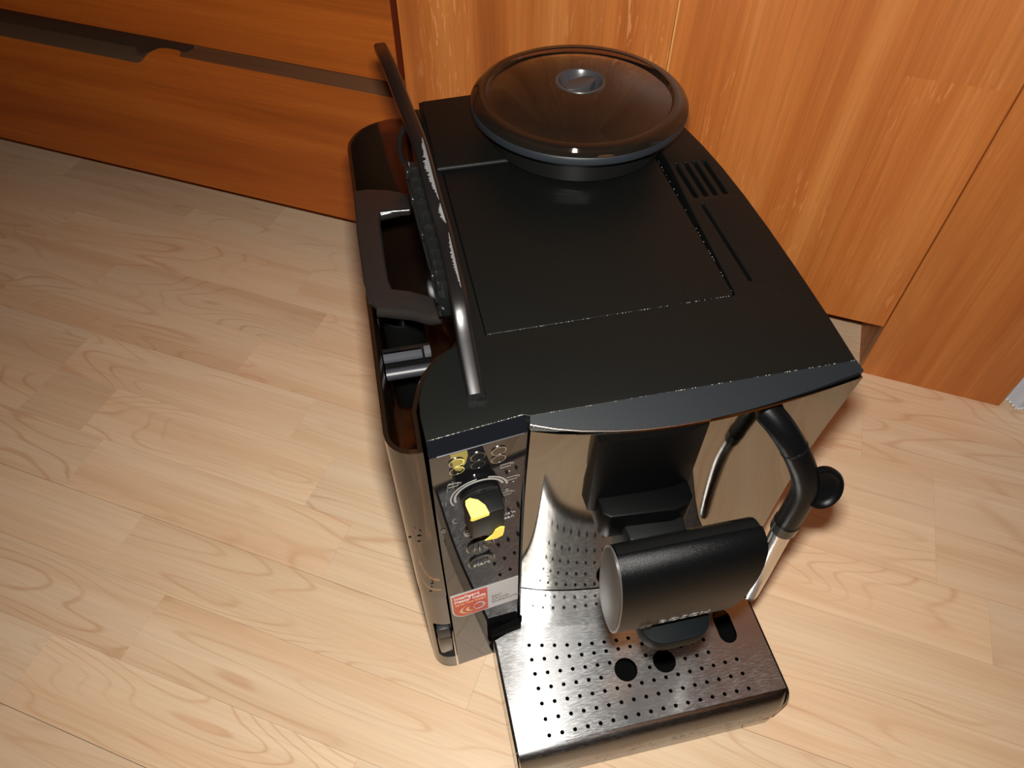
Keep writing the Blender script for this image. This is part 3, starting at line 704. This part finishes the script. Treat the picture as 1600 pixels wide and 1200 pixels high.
# lettering and emblem low on the cover's front
def ell_front(x, s):
    # s metres along the front surface downwards from its foremost point
    P_ = ellp(SY, SZc, .0192, .0377, 400); 
    k0 = min(range(400), key=lambda k: P_[k][0])
    d = 0; k = k0
    while d < abs(s):
        k2 = (k+(1 if s > 0 else -1)) % 400; d += math.hypot(P_[k2][0]-P_[k][0], P_[k2][1]-P_[k][1]); k = k2
    return P_[k]
cache = {}
def FR(x0, s0):
    def f(a, b2, c):
        s = s0-b2; key = round(s*20000)
        if key not in cache: cache[key] = ell_front(0, s)
        y, z = cache[key]; return Vector((x0+a, y-c, z-c*.3))
    return f
M_LOGO = plain('silver_lettering', (.16, .155, .145, 1), .45)
text_mesh('BOSCH', .0088, FR(.1190, .0100), 'lettering', M_LOGO, cm, 'LEFT', 1.15, .0001)
fr = FR(.1110, .0070)
def emb(pts_o, pts_i, c_=.0009):
    n = len(pts_o); vs = [fr(x, y, c_) for x, y in pts_o]+[fr(x, y, c_) for x, y in pts_i]
    return mesh('emblem', vs, [(i, (i+1) % n, n+(i+1) % n, n+i) for i in range(n)], M_LOGO, cm)
emb(circ(0, 0, .0036, 28), circ(0, 0, .0031, 28))
for s_ in (-1, 1): emb([(s_*.0014+x*.4, y) for x, y in circ(0, 0, .0022, 12)], [(s_*.0014+x*.2, y*.6) for x, y in circ(0, 0, .0022, 12)])

# ---- steam wand
wp = smooth_path([(.1835, -.0060, .3360), (.1885, -.0130, .3350), (.1950, -.0220, .3290), (.2030, -.0300, .3170), (.2110, -.0360, .3010), (.2155, -.0390, .2860), (.2165, -.0400, .2680), (.2165, -.0400, .2380)], 6)
nw = len(wp); tube('wand_sleeve', wp, [.0078]*nw, M_BLACK, cm, seg=24)
a = Vector((.2030, -.0300, .3170)); b_ = Vector((.2005, -.0275, .3215))
tube('sleeve_collar', [a, a+(b_-a)*.18], .0081, M_PIANO, cm, seg=24)
tube('sleeve_collar', [(.2165, -.0400, .2475), (.2165, -.0400, .2380)], .0083, M_PIANO, cm, seg=24)
tube('steam_pipe', [(.2165, -.0400, .2385), (.2180, -.0400, .2100), (.2210, -.0400, .1700), (.2236, -.0400, .1350), (.2238, -.0400, .1310)], [.0068, .0066, .0061, .0054, .0046], M_ALU, cm, seg=24)
lathe('pipe_tip', [(0, .1275), (.0042, .1278), (.0049, .1310), (.0049, .1325), (0, .1325)], (.2238, -.0400), M_PIANO, cm, 24)
# round finger tab: dished disc on the outer side of the elbow
tc_ = Vector((.2240, -.0430, .2890)); ax = Vector((-.25, -.93, .42)).normalized(); ux = Vector((1, 0, 0)); ux = (ux-ax*ux.dot(ax)).normalized(); uy = ax.cross(ux)
vs = []; fs = []; nn = 32; ringp = [(.0, -.0015), (.0080, -.0012), (.0103, .0000), (.0112, .0018), (.0122, .0018), (.0130, .0002), (.0122, -.0030), (.0090, -.0046), (0, -.0052)]
for (r, h) in ringp:
    for k in range(nn): g = 2*PI*k/nn; vs.append(tc_+ux*(r*math.cos(g)*.92)+uy*(r*math.sin(g)*1.12)+ax*h)
for q in range(len(ringp)-1):
    for k in range(nn): fs.append((q*nn+k, q*nn+(k+1) % nn, (q+1)*nn+(k+1) % nn, (q+1)*nn+k))
mesh('finger_tab', vs, fs, M_BLACK, cm, smooth=True, auto=50)

# ---- bean hopper with smoky lid
HC = (.1525, .2575)
lathe('hopper_base', [(0, .3535), (.0672, .3535), (.0672, .3560), (.0668, .3700), (.0700, .3725), (.0700, .3735), (.0640, .3735), (.0630, .3720), (.0560, .3600), (.030, .3550), (0, .3545)], HC, M_PIANO, cm, 72)
lathe('hopper_funnel', [(.0600, .3733), (.0590, .3700), (.0400, .3620), (.015, .3580), (0, .3575)], HC, plain('dark_funnel', (.003, .0028, .0025, 1), .4, spec=.3), cm, 48)
lathe('rubber_ring', [(.0700, .3722), (.0790, .3735), (.0803, .3750), (.0803, .3790), (.0796, .3800), (.0740, .3800), (.0700, .3800)], HC, M_RUBBER, cm, 96)
lid = lathe('hopper_lid', [(.0178, .3922), (.021, .3922), (.033, .3908), (.045, .3886), (.056, .3858), (.064, .3832), (.0675, .3826), (.0690, .3846), (.0725, .3848), (.0765, .3832), (.0795, .3804), (.0795, .3800), (.0735, .3800), (.0720, .3822), (.0680, .3808), (.0640, .3814), (.056, .3840), (.045, .3868), (.033, .3890), (.0178, .3904)], HC, M_SMOKE, cm, 96)
def lsub(o): o.parent = lid; o.location = (0, 0, 0); return o
kd = lsub(lathe('lid_knob', [(.0185, .3920), (.0178, .3930), (.0162, .3926), (.0130, .3866), (.008, .3836), (0, .3830)], HC, M_KNOBG, None, 48))
# grip blade across the recess
g = math.radians(24); bl = []
for (s, t) in ((-.0145, -.0022), (-.008, -.0062), (.004, -.0072), (.0125, -.0030), (.0145, .0022), (.008, .0062), (-.004, .0072), (-.0125, .0030)):
    bl.append((HC[0]+s*math.cos(g)-t*math.sin(g), HC[1]+s*math.sin(g)+t*math.cos(g)))
lsub(prism('lid_grip', bl, .3832, .3914, plain('dark_grey_grip', (.035, .036, .038, 1), .4), None, bevel=.0012))

# ---- water tank (left) : smoky, open at the top
def rounded(x0, y0, x1, y1, rf, rb):
    out = []
    for k in range(7): a = PI/2*k/6; out.append((x0+rf-rf*math.sin(a)*1, y0+rf-rf*math.cos(a)))
    for k in range(9): a = PI/2*k/8; out.append((x0+rb-rb*math.cos(a), y1-rb*.9+rb*.9*math.sin(a)))
    out += [(x1, y1), (x1, .075)] + [(.026, .064), (.0155, .0585), (.0075, .049), (.0018, .037), (-.0022, .024), (-.0022, y0)]
    return out
TO = rounded(-.0215, -.0040, .0330, .3270, .016, .042)
def inset(pts, d):
    n = len(pts); out = []
    A = sum(pts[i][0]*pts[(i+1) % n][1]-pts[(i+1) % n][0]*pts[i][1] for i in range(n)); sg = 1 if A > 0 else -1
    for i in range(n):
        p0 = Vector(pts[i-1]); p1 = Vector(pts[i]); p2 = Vector(pts[(i+1) % n])
        t1_ = (p1-p0).normalized(); t2_ = (p2-p1).normalized(); n1 = Vector((-t1_.y, t1_.x))*sg; n2 = Vector((-t2_.y, t2_.x))*sg; b2 = (n1+n2)
        if b2.length < .2: b2 = n1
        b2.normalize(); out.append(tuple(p1+b2*(d/max(.5, b2.dot(n1)))))
    return out
def open_box(name, outl_, th, z0, z1, mt, parent, lip=0.):
    o = outl_; i_ = inset(o, th); n = len(o)
    vs = [(x, y, z0) for x, y in o]+[(x, y, z1-.0006) for x, y in o]+[(x, y, z1) for x, y in inset(o, .0006)]+[(x, y, z1) for x, y in inset(o, th-.0005)]+[(x, y, z1-.0008) for x, y in i_]+[(x, y, z0+.003) for x, y in i_]
    fs = []
    for q in range(5):
        for k in range(n): fs.append((q*n+k, q*n+(k+1) % n, (q+1)*n+(k+1) % n, (q+1)*n+k))
    fs += [tuple(range(n)), tuple(range(5*n, 6*n))]
    return mesh(name, vs, fs, mt, parent, smooth=True, auto=40)
tank = open_box('water_tank', TO, .0030, .1560, .3400, M_TANK, cm)
tank['label'] = 'smoky see-through water tank, open at the top'
base_t = prism('tank_base', inset(TO, .0004), .008, .1550, M_TANKB, cm)
cutter = box('tmp', (-.0160, -.010, .030), (.002, .010, .103), None, None, bevel=.004, seg=3)
cutter.parent = cm; cutter.location = -BASE
bpy.context.view_layer.update()
cut(base_t, [cutter])
box('latch', (-.0150, -.0020, .036), (-.0026, .0085, .072), M_PIANO, cm, bevel=.003, seg=3)
box('latch', (-.0142, -.0030, .073), (-.0034, .0085, .092), M_RUBBER, cm, bevel=.0015)
prism('tank_foot', inset(TO, .006), 0, .008, M_HOLE, cm)
ZF = -.0040
# dark flecks on the tank front
for (x, z) in ((-.0185, .250), (-.0130, .2525), (-.0135, .2455), (-.0105, .182), (-.0125, .170)):
    o = lathe('spot', [(0, 0), (.0009, 0), (.0009, .0003), (0, .0003)], (0, 0), M_HOLE, None, 10)
    for v in o.data.vertices: v.co = (x+v.co.x*1.1, ZF-.0002+v.co.z-(.0 if x > -.014 else -.0016), z+v.co.y)
    o.parent = cm; o.location = -BASE
# interior: dark filter well, ledge bars and little pegs
box('tank_ledge', (-.0178, .1060, .285), (.0135, .1105, .3000), M_PIANO, cm)
box('tank_ledge', (-.0178, .1010, .2960), (.0080, .1078, .3000), plain('steel_grey_ledge', (.05, .052, .06, 1), .3), cm, bevel=.0006)
box('tank_ledge', (.0092, .1010, .2960), (.0138, .1078, .3010), plain('steel_grey_ledge_end', (.07, .07, .075, 1), .3), cm, bevel=.0006)
tube('tank_rail', [(-.0175, .0965, .2900), (.0130, .0965, .2900)], .0040, plain('sheen_rail', (.02, .02, .024, 1), .42), cm, seg=20)
for x, y in ((-.002, .140), (.0095, .142)):
    lathe('peg', [(0, .29), (.0028, .29), (.0028, .302), (.002, .304), (0, .304)], (x, y), M_CLIP, cm, 16)
lathe('filter_well', [(.0145, .20), (.0145, .292), (.0135, .293), (.0125, .292), (.0125, .20)], (-.001, .150), M_HOLE, cm, 32)

# carrying handle: smoky U-shaped bridge
U_o = [(-.0210, .2280), (-.0110, .2285), (.0050, .2240), (.0195, .2150), (.0210, .2060), (.0160, .1975), (.0040, .1985), (-.0040, .1985), (-.0055, .1900), (-.0062, .150), (-.0060, .128), (-.0045, .1200), (.0050, .1165), (.0150, .1105), (.0235, .1035), (.0250, .0960), (.0220, .0890), (.0150, .0905), (.0040, .0985), (-.0080, .1040), (-.0150, .1060), (-.0200, .1120), (-.0218, .1300), (-.0222, .180)]
plate('tank_handle', U_o, [], .3385, .3440, M_HANDLE, cm, bev=.0016, res=4)
tube('handle_bar', smooth_path([(-.0150, .1060, .3400), (-.0060, .1030, .3400), (.0060, .0985, .3400), (.0150, .0930, .3400), (.0220, .0910, .3410)], 4), .0042, M_HANDLE, cm, seg=16)
tube('handle_bar', smooth_path([(-.0050, .2010, .3400), (.0060, .2020, .3405), (.0150, .2040, .3400)], 4), .0040, M_HANDLE, cm, seg=16)

# ---- tank lid standing open on its edge
YL = [.016, .045, .065, .105, .130, .170, .210, .255, .290]
ZL = [.3560, .3730, .3860, .3920, .4020, .4130, .4165, .4230, .4180]
XL = [.0300, .0298, .0300, .0300, .0278, .0258, .0218, .0168, .0145]
P_ = smooth_path([(a, b_, c) for a, b_, c in zip(XL, YL, ZL)], 6)
TK = .0092
vs = []; fs = []; n = len(P_)
for p_ in P_:
    xb = .0320-.0*(p_.y)
    zb = .3515
    x0 = p_.x
    # cross-section: outer face (right), rounded rim on top, inner face (left) with a recess
    sec = [(xb+TK*.5-.001, zb), (x0+TK*.5, p_.z-.0016), (x0+TK*.5-.0012, p_.z-.0003), (x0+TK*.25, p_.z), (x0-TK*.30, p_.z), (x0-TK*.5+.0008, p_.z-.0004), (x0-TK*.5, p_.z-.0018), (x0-TK*.5+.0002, p_.z-.0060), (x0-TK*.5+.0040, p_.z-.0064), (xb-.0005, zb)]
    vs += [(x, p_.y, z) for x, z in sec]
m_ = 10
for i in range(n-1):
    for q in range(m_): fs.append((i*m_+q, i*m_+(q+1) % m_, (i+1)*m_+(q+1) % m_, (i+1)*m_+q))
fs += [tuple(range(m_)), tuple(range((n-1)*m_, n*m_))]
flid = mesh('tank_lid', vs, fs, plain('black_lid_plastic', (.005, .0045, .0045, 1), .24), cm, smooth=True, auto=30); flid['label'] = 'black tank lid standing open on edge'
def fsub(o): o.parent = flid; o.location = (0, 0, 0); return o
# scuffed grey wear along the rim
random.seed(3)
def on_rim(y):
    for a_1, b_1 in zip(P_[:-1], P_[1:]):
        if a_1.y <= y <= b_1.y: t = (y-a_1.y)/(b_1.y-a_1.y+1e-9); return a_1.lerp(b_1, t)
    return P_[-1]
for (y0, y1, wd) in ((.172, .126, .0036), (.124, .112, .0026), (.106, .066, .0022)):
    k = 60; L_ = []; R2 = []
    for i in range(k+1):
        y = y1+(y0-y1)*i/k; c = on_rim(y); w2 = wd*math.sin(PI*(i+.3)/(k+.6))*random.uniform(.35, 1.05)
        L_.append((c.x+TK*.22-w2, y, c.z+.00012)); R2.append((c.x+TK*.24, y, c.z+.00012))
    fsub(mesh('scuff', L_+R2, [(i, i+1, k+2+i, k+1+i) for i in range(k)], M_WORN, None))
# ribbed clear filter clip on the inner face
c0 = on_rim(.15)
for i in range(11):
    y = .078+i*.0080; c = on_rim(y)
    fsub(box('rib', (c.x-TK*.5-.0055, y, c.z-.034), (c.x-TK*.5+.003, y+.0014, c.z-.0075), M_CLIP, None, bevel=.0003))
for dz, xx in ((-.010, -.0040), (-.020, -.0062), (-.031, -.0052)):
    fsub(tube('rail', [(on_rim(y).x-TK*.5+xx, y, on_rim(y).z+dz) for y in (.076, .10, .12, .145, .165)], .0009, M_CLIP, None, seg=8))
for (y, dz, r) in ((.160, -.012, .0040), (.148, -.020, .0036), (.120, -.016, .003), (.094, -.018, .0036)):
    c = on_rim(y); pts = [(c.x-TK*.5-.0062, y+r*math.cos(g), c.z+dz+r*math.sin(g)) for g in [2*PI*k/16 for k in range(17)]]
    fsub(tube('loop', pts, .0009, M_CLIP, None, seg=8))
c = on_rim(.188)
fsub(tube('hook', smooth_path([(c.x-.004, .205, c.z-.012), (c.x-.0085, .198, c.z-.016), (c.x-.0100, .188, c.z-.020), (c.x-.008, .178, c.z-.022), (c.x-.004, .170, c.z-.018)], 5), .0017, M_CLIP, None, seg=10))
# hinge barrels
for y in (.270,): fsub(tube('hinge', [(.0335, y, .3530), (.0335, y+.018, .3530)], .0022, M_BLACK, None, seg=12))
box('hinge_block', (.0300, .2900, .3440), (.0390, .3120, .3545), M_BLACK, cm, bevel=.002)

# crumbs of dust caught in the joints of the cover (one uncountable sprinkle)
random.seed(11); bm = bmesh.new()
def speck(x, y, z, r): bmesh.ops.create_icosphere(bm, subdivisions=1, radius=r, matrix=Matrix.Translation((x, y, z)))
for k in range(70):
    t = random.random(); speck(.002+.05*t, -.0047+.0063*t, .3501, random.uniform(.00012, .0003))
for k in range(60):
    t = random.random()**.7; speck(.056+.188*t, 0, .3501, random.uniform(.0001, .0003))
for k in range(60):
    t = random.random(); speck(.045+.153*t, .0626+.0012*t, .3500, random.uniform(.0001, .00028))
for k in range(26):
    t = random.random(); speck(.1990+.0040*t, .066+.16*t, .3492, random.uniform(.00015, .0003))
me = bpy.data.meshes.new('dust'); bm.to_mesh(me); bm.free(); o = link('dust', me, M_DUST, cm); o['kind'] = 'stuff'
